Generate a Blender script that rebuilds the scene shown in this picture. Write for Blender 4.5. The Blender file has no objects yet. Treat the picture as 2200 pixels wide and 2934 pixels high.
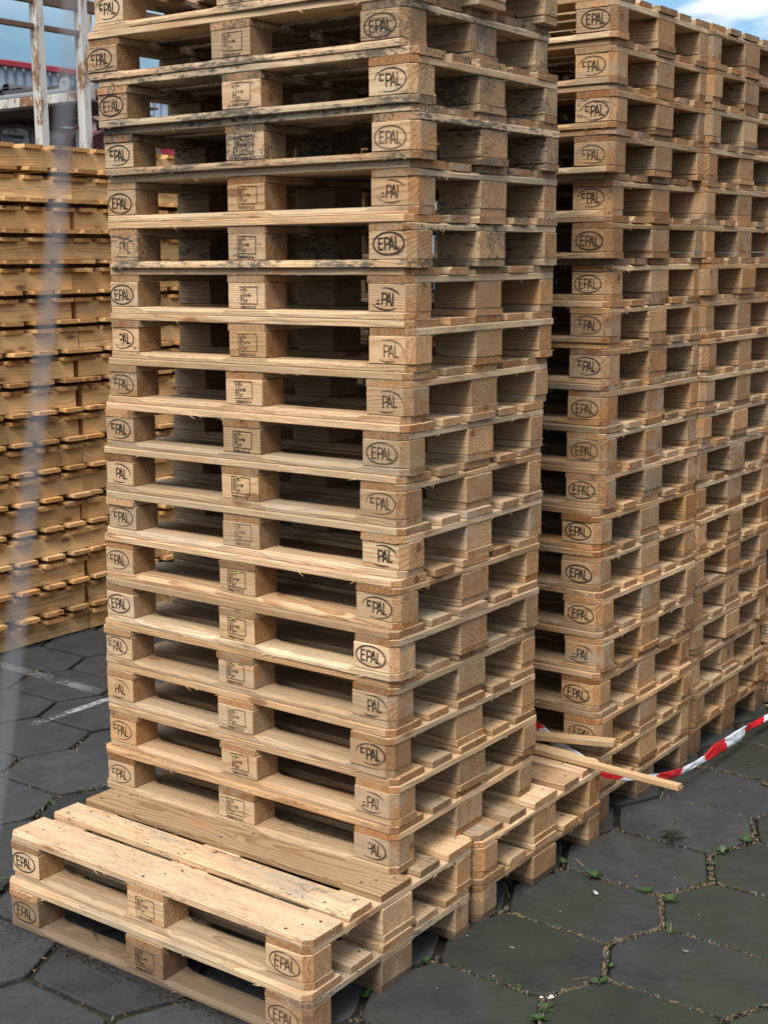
import bpy, bmesh, math, random
from mathutils import Vector, Matrix, noise as mnoise
R = random.Random(7)
sc = bpy.context.scene
COL = sc.collection
PI = math.pi

# ------------------------------------------------------------------ helpers
def tag(o, label=None, cat=None, group=None, kind=None):
    if label: o['label'] = label
    if cat: o['category'] = cat
    if group: o['group'] = group
    if kind: o['kind'] = kind
    return o

def mesh_from(bm, name, mats, smooth=False):
    me = bpy.data.meshes.new(name)
    bmesh.ops.recalc_face_normals(bm, faces=bm.faces)
    bm.to_mesh(me); bm.free()
    for m in mats: me.materials.append(m)
    if smooth:
        for p in me.polygons: p.use_smooth = True
    return me

def link(name, me, parent=None, loc=(0, 0, 0), rot=(0, 0, 0), color=None):
    o = bpy.data.objects.new(name, me)
    COL.objects.link(o)
    o.parent = parent
    o.location = loc; o.rotation_euler = rot
    if color: o.color = color
    return o

def empty(name, loc=(0, 0, 0), rot=(0, 0, 0)):
    o = bpy.data.objects.new(name, None); COL.objects.link(o)
    o.empty_display_size = .1
    o.location = loc; o.rotation_euler = rot
    return o

def loft(bm, secs, mat=0, cap=True):
    rings = [[bm.verts.new(p) for p in s] for s in secs]
    n = len(rings[0])
    for a, b in zip(rings, rings[1:]):
        for i in range(n):
            f = bm.faces.new((a[i], a[(i+1) % n], b[(i+1) % n], b[i])); f.material_index = mat
    if cap:
        for r in (rings[0], rings[-1]):
            f = bm.faces.new(r); f.material_index = mat
    return rings

def box(bm, x0, x1, y0, y1, z0, z1, mat=0, e=0.0):
    v = [bm.verts.new((x, y, z)) for x in (x0, x1) for y in (y0, y1) for z in (z0, z1)]
    fs = [(0, 1, 3, 2), (4, 6, 7, 5), (0, 4, 5, 1), (2, 3, 7, 6), (0, 2, 6, 4), (1, 5, 7, 3)]
    faces = []
    for f in fs:
        ff = bm.faces.new([v[i] for i in f]); ff.material_index = mat; faces.append(ff)
    if e:
        es = list({ed for f in faces for ed in f.edges})
        bmesh.ops.bevel(bm, geom=es, offset=e, segments=1, affect='EDGES', profile=.5)
    return faces

def tube(bm, pts, rad, n=8, mat=0, square=False):
    pts = [Vector(p) for p in pts]
    secs = []
    for i, p in enumerate(pts):
        d = (pts[min(i+1, len(pts)-1)] - pts[max(i-1, 0)]).normalized()
        a = d.cross(Vector((0, 0, 1)))
        if a.length < .05: a = d.cross(Vector((1, 0, 0)))
        a.normalize(); b = a.cross(d)
        r = rad[i] if isinstance(rad, (list, tuple)) else rad
        secs.append([p + a*r*math.cos(2*PI*k/n) + b*r*math.sin(2*PI*k/n) for k in range(n)])
    loft(bm, secs, mat)

# ------------------------------------------------------------------ node helper
class NT:
    def __init__(s, name, disp=False):
        s.m = bpy.data.materials.new(name); s.m.use_nodes = True
        s.t = s.m.node_tree; s.t.nodes.clear()
        s.out = s.n('ShaderNodeOutputMaterial')
    def n(s, ty, **k):
        nd = s.t.nodes.new(ty)
        for a, v in k.items(): setattr(nd, a, v)
        return nd
    def set(s, sock, v):
        if hasattr(v, 'is_output') or isinstance(v, bpy.types.NodeSocket): s.t.links.new(v, sock)
        else: sock.default_value = v
    def math(s, op, a, b=None, c=None, clamp=False):
        nd = s.n('ShaderNodeMath', operation=op); nd.use_clamp = clamp
        s.set(nd.inputs[0], a)
        if b is not None: s.set(nd.inputs[1], b)
        if c is not None: s.set(nd.inputs[2], c)
        return nd.outputs[0]
    def vec(s, op, a, b=None):
        nd = s.n('ShaderNodeVectorMath', operation=op)
        s.set(nd.inputs[0], a)
        if b is not None: s.set(nd.inputs[1], b)
        return nd.outputs['Value'] if op in ('LENGTH', 'DOT_PRODUCT') else nd.outputs[0]
    def mix(s, f, a, b, mode='MIX'):
        nd = s.n('ShaderNodeMix', data_type='RGBA', blend_type=mode)
        nd.clamp_factor = True
        s.set(nd.inputs['Factor'], f)
        s.set(nd.inputs[6], a if not isinstance(a, tuple) or len(a) == 4 else (*a, 1))
        s.set(nd.inputs[7], b if not isinstance(b, tuple) or len(b) == 4 else (*b, 1))
        return nd.outputs[2]
    def noise(s, v, scale=1., detail=2., rough=.5, dim='3D', out='Fac'):
        nd = s.n('ShaderNodeTexNoise', noise_dimensions=dim)
        if v is not None: s.set(nd.inputs['Vector'], v)
        nd.inputs['Scale'].default_value = scale; nd.inputs['Detail'].default_value = detail
        nd.inputs['Roughness'].default_value = rough
        return nd.outputs[out]
    def ramp(s, f, stops, interp='LINEAR'):
        nd = s.n('ShaderNodeValToRGB'); cr = nd.color_ramp; cr.interpolation = interp
        while len(cr.elements) < len(stops): cr.elements.new(.5)
        for e, (p, c) in zip(cr.elements, stops):
            e.position = p; e.color = (c, c, c, 1) if not isinstance(c, tuple) else ((*c, 1) if len(c) == 3 else c)
        s.set(nd.inputs[0], f)
        return nd.outputs[0]
    def sstep(s, f, lo, hi):
        nd = s.n('ShaderNodeMapRange', interpolation_type='SMOOTHSTEP')
        s.set(nd.inputs[0], f); nd.inputs[1].default_value = lo; nd.inputs[2].default_value = hi
        return nd.outputs[0]
    def comb(s, x, y, z):
        nd = s.n('ShaderNodeCombineXYZ')
        for i, v in enumerate((x, y, z)): s.set(nd.inputs[i], v)
        return nd.outputs[0]
    def sep(s, v):
        nd = s.n('ShaderNodeSeparateXYZ'); s.set(nd.inputs[0], v); return nd.outputs
    def bsdf(s, col, rough=.7, metal=0., bump=None, bstr=.3, bdist=.001, alpha=None, spec=.5):
        b = s.n('ShaderNodeBsdfPrincipled')
        s.set(b.inputs['Base Color'], col if not isinstance(col, tuple) or len(col) == 4 else (*col, 1))
        s.set(b.inputs['Roughness'], rough); s.set(b.inputs['Metallic'], metal)
        b.inputs['Specular IOR Level'].default_value = spec
        if bump is not None:
            bn = s.n('ShaderNodeBump'); bn.inputs['Strength'].default_value = bstr
            bn.inputs['Distance'].default_value = bdist
            s.set(bn.inputs['Height'], bump); s.t.links.new(bn.outputs[0], b.inputs['Normal'])
        if alpha is not None: s.set(b.inputs['Alpha'], alpha)
        s.t.links.new(b.outputs[0], s.out.inputs['Surface'])
        return s.m

def simple(name, col, rough=.6, metal=0., var=.15, scale=20, spec=.5):
    t = NT(name)
    co = t.n('ShaderNodeTexCoord').outputs['Object']
    f = t.noise(co, scale, 4, .6)
    c = t.mix(f, tuple(x*(1-var) for x in col), tuple(min(1, x*(1+var)) for x in col))
    return t.bsdf(c, rough, metal, bump=f, bstr=.15, bdist=.002, spec=spec)

# ------------------------------------------------------------------ wood
def wood(name, light, pink, orange, dark_mul=(.60, .46, .34), contrast=1.0, sawn=1.0, vlo=.70, vhi=.44, endm=((.95, .86, .75, 1), (.78, .64, .50, 1))):
    t = NT(name)
    tc = t.n('ShaderNodeTexCoord'); p = tc.outputs['Object']
    oi = t.n('ShaderNodeObjectInfo'); rnd = oi.outputs['Random']
    oc = t.sep(oi.outputs['Color'])          # tone, mould, grey
    tone, mould, grey = oc[0], oc[1], oc[2]
    dirt = t.math('SUBTRACT', 1., oi.outputs['Alpha'], clamp=True)
    wn = t.n('ShaderNodeTexWhiteNoise', noise_dimensions='1D'); t.set(wn.inputs['W'], t.math('MULTIPLY', rnd, 913.7))
    c = t.sep(wn.outputs['Color'])
    offs = t.vec('SCALE', wn.outputs['Color']); offs.node.inputs['Scale'].default_value = 37.
    ps = t.vec('ADD', p, offs)
    pc = t.sep(p)
    # distorted distance from the pith -> growth rings running along local x
    d1 = t.noise(t.vec('MULTIPLY', ps, (2.2, 9., 9.)), 1., 2., .5, out='Color')
    d1 = t.sep(d1)
    y = t.math('ADD', pc[1], t.math('MULTIPLY', t.math('SUBTRACT', c[1], .5), .17))
    y = t.math('ADD', y, t.math('MULTIPLY', pc[0], t.math('MULTIPLY', t.math('SUBTRACT', c[0], .5), .07)))
    y = t.math('ADD', y, t.math('MULTIPLY', t.math('SUBTRACT', d1[0], .5), .05))
    z = t.math('ADD', pc[2], t.math('MULTIPLY', t.math('SUBTRACT', c[2], .5), .19))
    z = t.math('ADD', z, t.math('MULTIPLY', t.math('SUBTRACT', d1[1], .5), .05))
    r = t.math('SQRT', t.math('ADD', t.math('MULTIPLY', y, y), t.math('MULTIPLY', z, z)))
    freq = t.math('ADD', 70., t.math('MULTIPLY', c[1], 75.))
    ph = t.math('ADD', t.math('MULTIPLY', r, freq), t.math('MULTIPLY', d1[2], 2.5))
    ring = t.math('FRACT', ph)
    ring = t.ramp(ring, [(0., 0.), (.45, .12), (.82, .85), (.93, 1.), (1., 0.)])
    fibre = t.noise(t.vec('MULTIPLY', ps, (9., 330., 330.)), 1., 3., .65)
    streak = t.noise(t.vec('MULTIPLY', ps, (1.6, 26., 26.)), 1., 3., .6)
    blotch = t.noise(t.vec('MULTIPLY', ps, (4., 11., 11.)), 1., 3., .6)
    base = t.mix(c[0], (*light, 1), (*pink, 1))
    base = t.mix(tone, base, (*orange, 1))
    base = t.mix(t.math('MULTIPLY', t.sstep(streak, .42, .72), .38), base, (*[a*b for a, b in zip(orange, (.92, .82, .72))], 1))
    val = t.math('ADD', vlo, t.math('MULTIPLY', t.math('FRACT', t.math('MULTIPLY', rnd, 71.3)), vhi))
    val = t.math('MULTIPLY', val, t.math('ADD', .74, t.math('MULTIPLY', fibre, .52)))
    mott = t.noise(t.vec('MULTIPLY', ps, (22., 85., 85.)), 1., 3., .7)
    val = t.math('MULTIPLY', val, t.math('ADD', .80, t.math('MULTIPLY', mott, .40)))
    base = t.mix(1., base, t.comb(val, val, val), 'MULTIPLY')
    ringf = t.math('MULTIPLY', ring, t.math('MULTIPLY', contrast, t.math('ADD', .42, t.math('MULTIPLY', c[2], .58))))
    base = t.mix(ringf, base, t.mix(1., base, (*dark_mul, 1), 'MULTIPLY'))
    # knots: sparse ellipsoids
    kv = t.vec('ADD', t.vec('MULTIPLY', ps, (3.6, 10., 10.)), t.vec('SCALE', wn.outputs['Color']))
    vo = t.n('ShaderNodeTexVoronoi', feature='F1'); t.set(vo.inputs['Vector'], kv); vo.inputs['Scale'].default_value = 1.
    keep = t.math('GREATER_THAN', t.sep(vo.outputs['Color'])[0], .34)
    kd = t.math('ADD', vo.outputs['Distance'], t.math('MULTIPLY', t.math('SUBTRACT', blotch, .5), .05))
    kin = t.math('MULTIPLY', t.math('SUBTRACT', 1., t.sstep(kd, .09, .13)), keep)
    khalo = t.math('MULTIPLY', t.math('SUBTRACT', 1., t.sstep(kd, .12, .38)), keep)
    kring = t.math('MULTIPLY', t.math('SUBTRACT', 1., t.sstep(t.math('ABSOLUTE', t.math('SUBTRACT', kd, .125)), .008, .03)), keep)
    base = t.mix(t.math('MULTIPLY', khalo, .40), base, (.31, .15, .055, 1))
    base = t.mix(t.math('MULTIPLY', kin, .85), base, t.mix(fibre, (.07, .03, .015, 1), (.20, .088, .034, 1)))
    base = t.mix(t.math('MULTIPLY', kring, .45), base, (.085, .04, .022, 1))
    # end grain: sawn across, darker and rougher
    nv = t.n('ShaderNodeVectorTransform', vector_type='NORMAL', convert_from='WORLD', convert_to='OBJECT')
    t.t.links.new(t.n('ShaderNodeNewGeometry').outputs['True Normal'], nv.inputs[0])
    end = t.math('GREATER_THAN', t.math('ABSOLUTE', t.sep(nv.outputs[0])[0]), .6)
    sawn_n = t.noise(t.vec('MULTIPLY', ps, (60., 240., 240.)), 1., 3., .7)
    endm = t.mix(t.math('FRACT', t.math('MULTIPLY', rnd, 17.9)), *endm)
    endc = t.mix(1., base, endm, 'MULTIPLY')
    endc = t.mix(t.math('MULTIPLY', t.sstep(mott, .42, .62), .75), endc, t.mix(1., endc, (.62, .52, .42, 1), 'MULTIPLY'))
    base = t.mix(end, base, endc)
    st_ = t.math('MULTIPLY', t.sstep(t.noise(t.vec('MULTIPLY', ps, (2.6, 17., 17.)), 1., 3., .55), .52, .74), t.math('FRACT', t.math('MULTIPLY', rnd, 37.7)))
    base = t.mix(t.math('MULTIPLY', st_, .55), base, t.mix(1., base, (.66, .72, .76, 1), 'MULTIPLY'))
    # weathering: greyed patches, then mould specks
    gp = t.math('MULTIPLY', t.sstep(t.noise(t.vec('MULTIPLY', ps, (3., 14., 14.)), 1., 5., .65), .38, .72), grey)
    base = t.mix(gp, base, t.mix(fibre, (.13, .105, .075, 1), (.37, .315, .24, 1)))
    sp = t.noise(t.vec('MULTIPLY', ps, (34., 120., 120.)), 1., 4., .70)
    patch = t.noise(t.vec('MULTIPLY', ps, (5., 9., 9.)), 1., 3., .6)
    patchf = t.math('MULTIPLY', t.sstep(patch, .36, .64), mould)
    spk = t.sstep(t.math('ADD', sp, t.math('MULTIPLY', patchf, .185)), .60, .685)
    base = t.mix(t.math('MULTIPLY', spk, t.math('MINIMUM', t.math('MULTIPLY', mould, 1.5), .82)), base, (.034, .031, .030, 1))
    base = t.mix(t.math('MULTIPLY', patchf, .30), base, (.12, .098, .072, 1))
    # damp soil stain on the boards that lie on the ground
    dm = t.math('MULTIPLY', t.sstep(t.math('ADD', blotch, t.math('MULTIPLY', dirt, .5)), .50, .88), dirt)
    base = t.mix(t.math('MULTIPLY', dm, .93), base, t.mix(fibre, (.030, .021, .015, 1), (.10, .066, .042, 1)))
    # fine drying cracks
    cr = t.noise(t.vec('MULTIPLY', ps, (3.5, 120., 120.)), 1., 2., .5)
    crk = t.math('MULTIPLY', t.sstep(cr, .715, .745), t.sstep(streak, .45, .6))
    base = t.mix(t.math('MULTIPLY', crk, .65), base, (.09, .05, .025, 1))
    h = t.math('ADD', t.math('MULTIPLY', fibre, .6), t.math('MULTIPLY', ring, -.25))
    h = t.math('ADD', h, t.math('MULTIPLY', sawn_n, t.math('ADD', .4*sawn, t.math('MULTIPLY', end, 1.2))))
    h = t.math('SUBTRACT', h, t.math('MULTIPLY', crk, 1.5))
    return t.bsdf(base, .82, 0., bump=h, bstr=.45, bdist=.0012, spec=.25)

WOOD = wood('pallet_pine', (0.473, 0.379, 0.251), (0.465, 0.341, 0.225), (0.345, 0.206, 0.094), vlo=.64, vhi=.58, endm=((.84, .69, .54, 1), (.62, .44, .30, 1)))
WOODB = wood('pallet_block_pine', (0.450, 0.349, 0.229), (0.458, 0.330, 0.214), (0.345, 0.206, 0.094), vlo=.70, vhi=.48)
WOODN = wood('fresh_pine', (0.636, 0.437, 0.222), (0.629, 0.407, 0.192), (0.533, 0.303, 0.111), contrast=1.1)
NAIL = simple('nail_steel', (.05, .04, .035), .6, .4)

def brand_mat():
    t = NT('burnt_brand')
    co = t.n('ShaderNodeTexCoord').outputs['Object']
    rnd = t.n('ShaderNodeObjectInfo').outputs['Random']
    wn = t.n('ShaderNodeTexWhiteNoise', noise_dimensions='1D'); t.set(wn.inputs['W'], t.math('MULTIPLY', rnd, 531.))
    offs = t.vec('SCALE', wn.outputs['Color']); offs.node.inputs['Scale'].default_value = 9.
    ps = t.vec('ADD', co, offs)
    big = t.noise(ps, 22., 2., .5); fine = t.noise(t.vec('MULTIPLY', ps, (1, 1, 2.2)), 330., 3., .6)
    a = t.sstep(t.math('ADD', t.math('MULTIPLY', big, .75), t.math('MULTIPLY', fine, .45)), .36, .58)
    a = t.math('MULTIPLY', t.math('ADD', t.math('MULTIPLY', a, .76), .18), t.math('ADD', .66, t.math('MULTIPLY', t.math('FRACT', t.math('MULTIPLY', rnd, 91.7)), .40)), clamp=True)
    c = t.mix(big, (.030, .020, .016), (.018, .014, .013))
    return t.bsdf(c, .85, alpha=a, spec=.2)
BRAND = brand_mat()

# ------------------------------------------------------------------ pallet part meshes (EUR sizes, metres)
H_BOT, H_BLK, H_STR, H_DCK = .0212, .0768, .0206, .0209
GAPZ = .0010
CH = .021

def jit(a): return R.uniform(-a, a)

def board_mesh(name, L, W, T, cham=(0, 0), jack=None, nails=None, wane=None, rough=.0010, splint=6, mats=None, nseg=None):
    """plank along x; cham=(front,back): corner cut depth on the -y / +y side of both ends;
    jack = x ranges where the two upper edges are planed off for a pallet truck"""
    bm = bmesh.new()
    xs = {-L/2, L/2}
    n = nseg or max(3, int(L/.09))
    for i in range(n+1): xs.add(-L/2 + L*i/n)
    if cham[0] or cham[1]: xs |= {-L/2+CH, L/2-CH}
    if jack:
        for a, b in jack: xs |= {a, a+.03, b-.03, b}
    xs = sorted(xs)
    xs = [x for i, x in enumerate(xs) if i == 0 or x - xs[i-1] > .004]
    e = .0022
    wy = R.choice((-1, 1)) if wane else 0
    wc = R.uniform(-L/2, L/2); ww = R.uniform(.12, .35)
    bow = jit(.0016); curv = jit(.0022)
    secs = []
    for x in xs:
        y0, y1 = -W/2, W/2
        if cham[0]: y0 += max(0, CH - (L/2-abs(x)))
        if cham[1]: y1 -= max(0, CH - (L/2-abs(x)))
        s = curv*(1-(2*x/L)**2); b = bow*(1-(2*x/L)**2)*.3
        cy0 = cy1 = e; cz0 = cz1 = e
        if jack:
            for a, bb in jack:
                if a-1e-6 <= x <= bb+1e-6:
                    k = min(1, min(x-a, bb-x)/.03)
                    k = math.sin(k*PI/2)
                    cy0 = cy1 = e + k*.013; cz0 = cz1 = e + k*.0085
        if wane:
            k = max(0, 1-((x-wc)/ww)**2)*wane*(.7+.6*R.random())
            if wy < 0: cy0 += k; cz0 += k*.75
            else: cy1 += k; cz1 += k*.75
        cz0 = min(cz0, T*.8); cz1 = min(cz1, T*.8)
        j = lambda: jit(rough)
        secs.append([(x, y0+e+s, b), (x, y1-e+s, b), (x, y1+s+j(), e+b), (x, y1+s+j(), T-cz1+b),
                     (x, y1-cy1+s+j(), T+b*.2), (x, y0+cy0+s+j(), T+b*.2), (x, y0+s+j(), T-cz0+b), (x, y0+s+j(), e+b)])
    ex = [jit(.0012) for _ in range(2)]
    secs[0] = [(p[0]+ex[0]+jit(.0008), p[1], p[2]) for p in secs[0]]
    secs[-1] = [(p[0]+ex[1]+jit(.0008), p[1], p[2]) for p in secs[-1]]
    loft(bm, secs)
    # torn fibres along the lower edges and the sawn ends
    for _ in range(splint):
        sd = R.choice((-1, 1)); x = R.uniform(-L/2+.03, L/2-.03); l = R.uniform(.008, .032)*R.choice((-1, 1)); w = R.uniform(.0006, .0014)
        y = sd*W/2; zb = .0012
        a = Vector((x, y, zb)); tip = a + Vector((l, sd*R.uniform(0, .006), -R.uniform(-.001, .011)))
        vs = [bm.verts.new(q) for q in (a+Vector((-w*2, 0, 0)), a+Vector((w*2, 0, 0)), a+Vector((0, -sd*.001, .0016)), tip)]
        for f in ((0, 1, 3), (1, 2, 3), (2, 0, 3)): bm.faces.new([vs[i] for i in f])
    for _ in range(splint*2):
        sd = R.choice((-1, 1)); y = R.uniform(-W/2+.004, W/2-.004); l = R.uniform(.002, .010)
        a = Vector((sd*L/2 - sd*.001, y, R.choice((.001, T-.001)))); w = R.uniform(.0005, .001)
        tip = a + Vector((sd*l, jit(.003), jit(.003)))
        vs = [bm.verts.new(q) for q in (a+Vector((0, -w, 0)), a+Vector((0, w, 0)), a+Vector((0, 0, w)), tip)]
        for f in ((0, 1, 3), (1, 2, 3), (2, 0, 3)): bm.faces.new([vs[i] for i in f])
    for (nx, ny) in (nails or ()):
        nx += jit(.008); ny += jit(.006); r = R.uniform(.0042, .0064); k = 7; a0 = R.random()*6
        vs = [bm.verts.new((nx+r*R.uniform(.7, 1.3)*math.cos(a0+2*PI*i/k), ny+r*R.uniform(.6, 1.1)*math.sin(a0+2*PI*i/k), T+.0006)) for i in range(k)]
        f = bm.faces.new(vs); f.material_index = 1
    return mesh_from(bm, name, mats or [WOOD, NAIL])

def block_mesh(name, L, W, corner=0):
    """corner: +1 cut at (+x,-y), -1 cut at (-x,-y)"""
    bm = bmesh.new(); e = .0020; T = H_BLK
    xs = [-L/2, -L/2+.002, -L/2+CH, 0, L/2-CH, L/2-.002, L/2]
    ty = jit(.0015); c = CH*R.uniform(.85, 1.15)
    secs = []
    for i, x in enumerate(xs):
        y0, y1 = -W/2, W/2
        if corner: y0 += max(0, c - (L/2 - x*corner))
        k = .0012 if i in (0, 6) else 0
        j = lambda: jit(.0004)
        z0, z1 = k, T-k
        y0 += k; y1 -= k
        secs.append([(x, y0+e, z0), (x, y1-e, z0), (x, y1+j(), z0+e), (x, y1+j(), z1-e), (x, y1-e, z1), (x, y0+e, z1), (x, y0+j(), z1-e), (x, y0+j(), z0+e)])
    loft(bm, secs)
    for _ in range(9):
        sd = R.choice((-1, 1)); l = R.uniform(.002, .008); y = R.choice((-W/2+.001, W/2-.001)) if R.random() < .5 else R.uniform(-W/2, W/2)
        a = Vector((sd*(L/2-.001), y*.97, R.choice((.002, T-.002)) if abs(y) < W/2-.002 else R.uniform(0, T))); w = .0007
        tip = a + Vector((sd*l*.4, (1 if y > 0 else -1)*l*.5, jit(.004)))
        vs = [bm.verts.new(q) for q in (a+Vector((0, -w, 0)), a+Vector((0, w, 0)), a+Vector((0, 0, w)), tip)]
        for f in ((0, 1, 3), (1, 2, 3), (2, 0, 3)): bm.faces.new([vs[i] for i in f])
    return mesh_from(bm, name, [WOODB])

nx3 = (-.5275, 0, .5275)
def nails(W): 
    off = (-W*.28, W*.28)
    return [(x+dx, y) for x in nx3 for y, dx in zip(off, (-.03, .03))] + [(x, 0) for x in nx3 if W > .12]
jk = [(-.455, -.0725), (.0725, .455)]
POOL = {
 'deck_edge': [board_mesh('deck_edge_board', 1.2, .145, H_DCK, cham=(1, 0), nails=nails(.145), wane=w) for w in (None, .004, .010, None, .015, .003, .007)],
 'deck_wide': [board_mesh('deck_board_wide', 1.2, .145, H_DCK, nails=nails(.145), wane=w) for w in (None, .01, None, None, .006)],
 'deck_narrow': [board_mesh('deck_board_narrow', 1.2, .100, H_DCK, nails=nails(.1), wane=w) for w in (None, .009, None, None, .014)],
 'str_edge': [board_mesh('stringer_edge', .8, .145, H_STR, cham=(1, 0), wane=w, splint=8) for w in (None, .003, .009, None, .005)],
 'str_mid': [board_mesh('stringer_mid', .8, .145, H_STR, splint=4) for w in (None, None, None)],
 'bot_edge': [board_mesh('bottom_edge_board', 1.2, .100, H_BOT, cham=(1, 0), jack=jk, splint=8, wane=w) for w in (None, .005, None, .011, .003)],
 'bot_mid': [board_mesh('bottom_board', 1.2, .145, H_BOT, jack=jk, splint=4) for w in range(3)],
 'blk_r': [block_mesh('block_corner', .145, .100, 1) for _ in range(6)],
 'blk_l': [block_mesh('block_corner', .145, .100, -1) for _ in range(5)],
 'blk_side': [block_mesh('block_side', .145, .100) for _ in range(5)],
 'blk_mid': [block_mesh('block_middle', .145, .145) for _ in range(5)],
}

# ------------------------------------------------------------------ brand marks (flat meshes in the xz plane, facing -y)
def ribbon(bm, pts, w, taper=False):
    P = [Vector((p[0], 0, p[1])) for p in pts]
    L_, R_ = [], []
    for i, p in enumerate(P):
        d = (P[min(i+1, len(P)-1)] - P[max(i-1, 0)]).normalized()
        nn = Vector((-d.z, 0, d.x))*w/2*(1 if not taper else (.35+.65*math.sin(PI*(i+.35)/(len(P)-.3))))
        L_.append(bm.verts.new(p+nn)); R_.append(bm.verts.new(p-nn))
    for i in range(len(P)-1):
        bm.faces.new((L_[i], R_[i], R_[i+1], L_[i+1]))

def arc(a, b, t0, t1, cx=0, cz=0, n=26):
    return [(cx+a*math.cos(math.radians(t0+(t1-t0)*i/n)), cz+b*math.sin(math.radians(t0+(t1-t0)*i/n))) for i in range(n+1)]

def flip_to(bm, name, mats):
    for f in bm.faces:
        f.normal_update()
        if f.normal.y > 0: f.normal_flip()
    me = bpy.data.meshes.new(name); bm.to_mesh(me); bm.free()
    for m in mats: me.materials.append(m)
    return me

def epal(kind, w=.0042):
    bm = bmesh.new()
    h = .0175
    def lay(): 
        lay.k -= .00004
    def S(pts, ww=w, taper=False):
        n0 = len(bm.verts); ribbon(bm, pts, ww, taper)
        bm.verts.ensure_lookup_table()
        lay()
        for v in bm.verts[n0:]: v.co.y += lay.k
    lay.k = 0.
    # E
    if kind in ('full', 'open'):
        if kind == 'full': S([(-.033, -h), (-.033, h)])
        else: S([(-.033, -h*.1), (-.033, h)])
        S([(-.033, h-w/2), (-.0185, h-w/2)]); S([(-.033, .001), (-.0205, .001)])
        if kind == 'full' or R.random() < .6: S([(-.033, -h+w/2), (-.0185, -h+w/2)])
    elif kind == 'pai':
        S([(-.030, -h*.3), (-.022, -h*.3)]); S([(-.033, -h+w/2), (-.019, -h+w/2)])
    # P
    if kind != 'al':
        S([(-.0125, -h), (-.0125, h)])
    S([(-.0125, h-w/2), (-.004, h-w/2)] + arc(.0075, .0085, 80, -80, -.004, h-w/2-.0085, 10) + [(-.0125, h-w/2-.017)])
    # A
    S([(.0015, -h), (.0105, h)]); S([(.0105, h), (.0185, -h)]); S([(.0050, -h*.35), (.0160, -h*.35)])
    # L
    S([(.0235, h), (.0235, -h)])
    if kind != 'pai': S([(.0235, -h+w/2), (.0355, -h+w/2)])
    a, b = .0515, .0300
    arcs = {'full': [(-176, 182)], 'open': [(-118, 176)], 'pal': [(-125, -62), (-8, 112)], 'pai': [(28, 108), (-150, -50)], 'al': [(-120, 95)]}[kind]
    for t0, t1 in arcs: S(arc(a, b, t0, t1, 0, 0, 44), w*.95, taper=(kind not in ('full',)))
    return flip_to(bm, 'epal_oval_'+kind, [BRAND])

def text_mesh(body, size, extr=0):
    cu = bpy.data.curves.new('lettering', 'FONT'); cu.body = body; cu.size = size; cu.align_x = 'LEFT'; cu.offset = size*.05
    o = bpy.data.objects.new('lettering', cu); COL.objects.link(o)
    dg = bpy.context.evaluated_depsgraph_get()
    me = bpy.data.meshes.new_from_object(o.evaluated_get(dg))
    bpy.data.objects.remove(o); bpy.data.curves.remove(cu)
    return me

def add_text(bm, body, x, z, size, sx=.8, y=0.):
    me = text_mesh(body, size)
    n0 = len(bm.verts)
    bm.from_mesh(me); bm.verts.ensure_lookup_table()
    for v in bm.verts[n0:]:
        v.co = Vector((x+v.co.x*sx, y, z+v.co.y))
    bpy.data.meshes.remove(me)

def code_mark(k):
    bm = bmesh.new()
    w = .0027
    yk = [0.]
    def S(pts, ww=w):
        n0 = len(bm.verts); ribbon(bm, pts, ww); bm.verts.ensure_lookup_table(); yk[0] -= .00003
        for v in bm.verts[n0:]: v.co.y += yk[0]
    x0, x1, z0, z1 = -.036, .036, -.020, .030
    S([(x0, z1), (x1, z1)]); S([(x1, z1), (x1, z0)]); S([(x1, z0), (x0, z0)])
    if k != 1: S([(x0, z0), (x0, z1)])
    S([(x0+.019, z0), (x0+.019, z1)])
    # ear of wheat
    xe = x0+.0095
    S([(xe, z0+.004), (xe, z1-.004)], .0015)
    for i in range(6):
        zz = z0+.008+i*.0062
        if k == 1 and i in (3, 4): continue
        S([(xe, zz), (xe-.0055, zz+.006)], .0019); S([(xe, zz), (xe+.0055, zz+.006)], .0019)
    add_text(bm, 'PL -', x0+.0225, .0180, .0112, .78)
    add_text(bm, '10 784', x0+.0225, .0015, .0112, .78)
    add_text(bm, 'HT', x0+.0225, -.0150, .0112, .78)
    add_text(bm, ('FOR50 017-5-10', 'OR50 017-5-10', 'FOR50 017-5-10')[k], x0+(0, .006, 0)[k], -.0345, .0118, .80)
    return flip_to(bm, 'code_mark', [BRAND])

MARK = {k: [epal(k, w) for w in (.0044, .0052)] for k in ('full', 'open', 'pal', 'pai', 'al')}
CODE = [code_mark(k) for k in range(3)]
STAPLE = []
for cols in ((.55, .48, .02),):
    bm = bmesh.new(); box(bm, -.010, -.004, -.001, 0, -.0012, .0012, 0); box(bm, -.004, .003, -.0012, 0, -.0014, .0014, 1); box(bm, .003, .011, -.001, 0, -.0012, .0012, 0)
    STAPLE = mesh_from(bm, 'staple', [simple('staple_yellow', (.60, .52, .03), .4), simple('staple_green', (.16, .28, .22), .4)])

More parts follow.
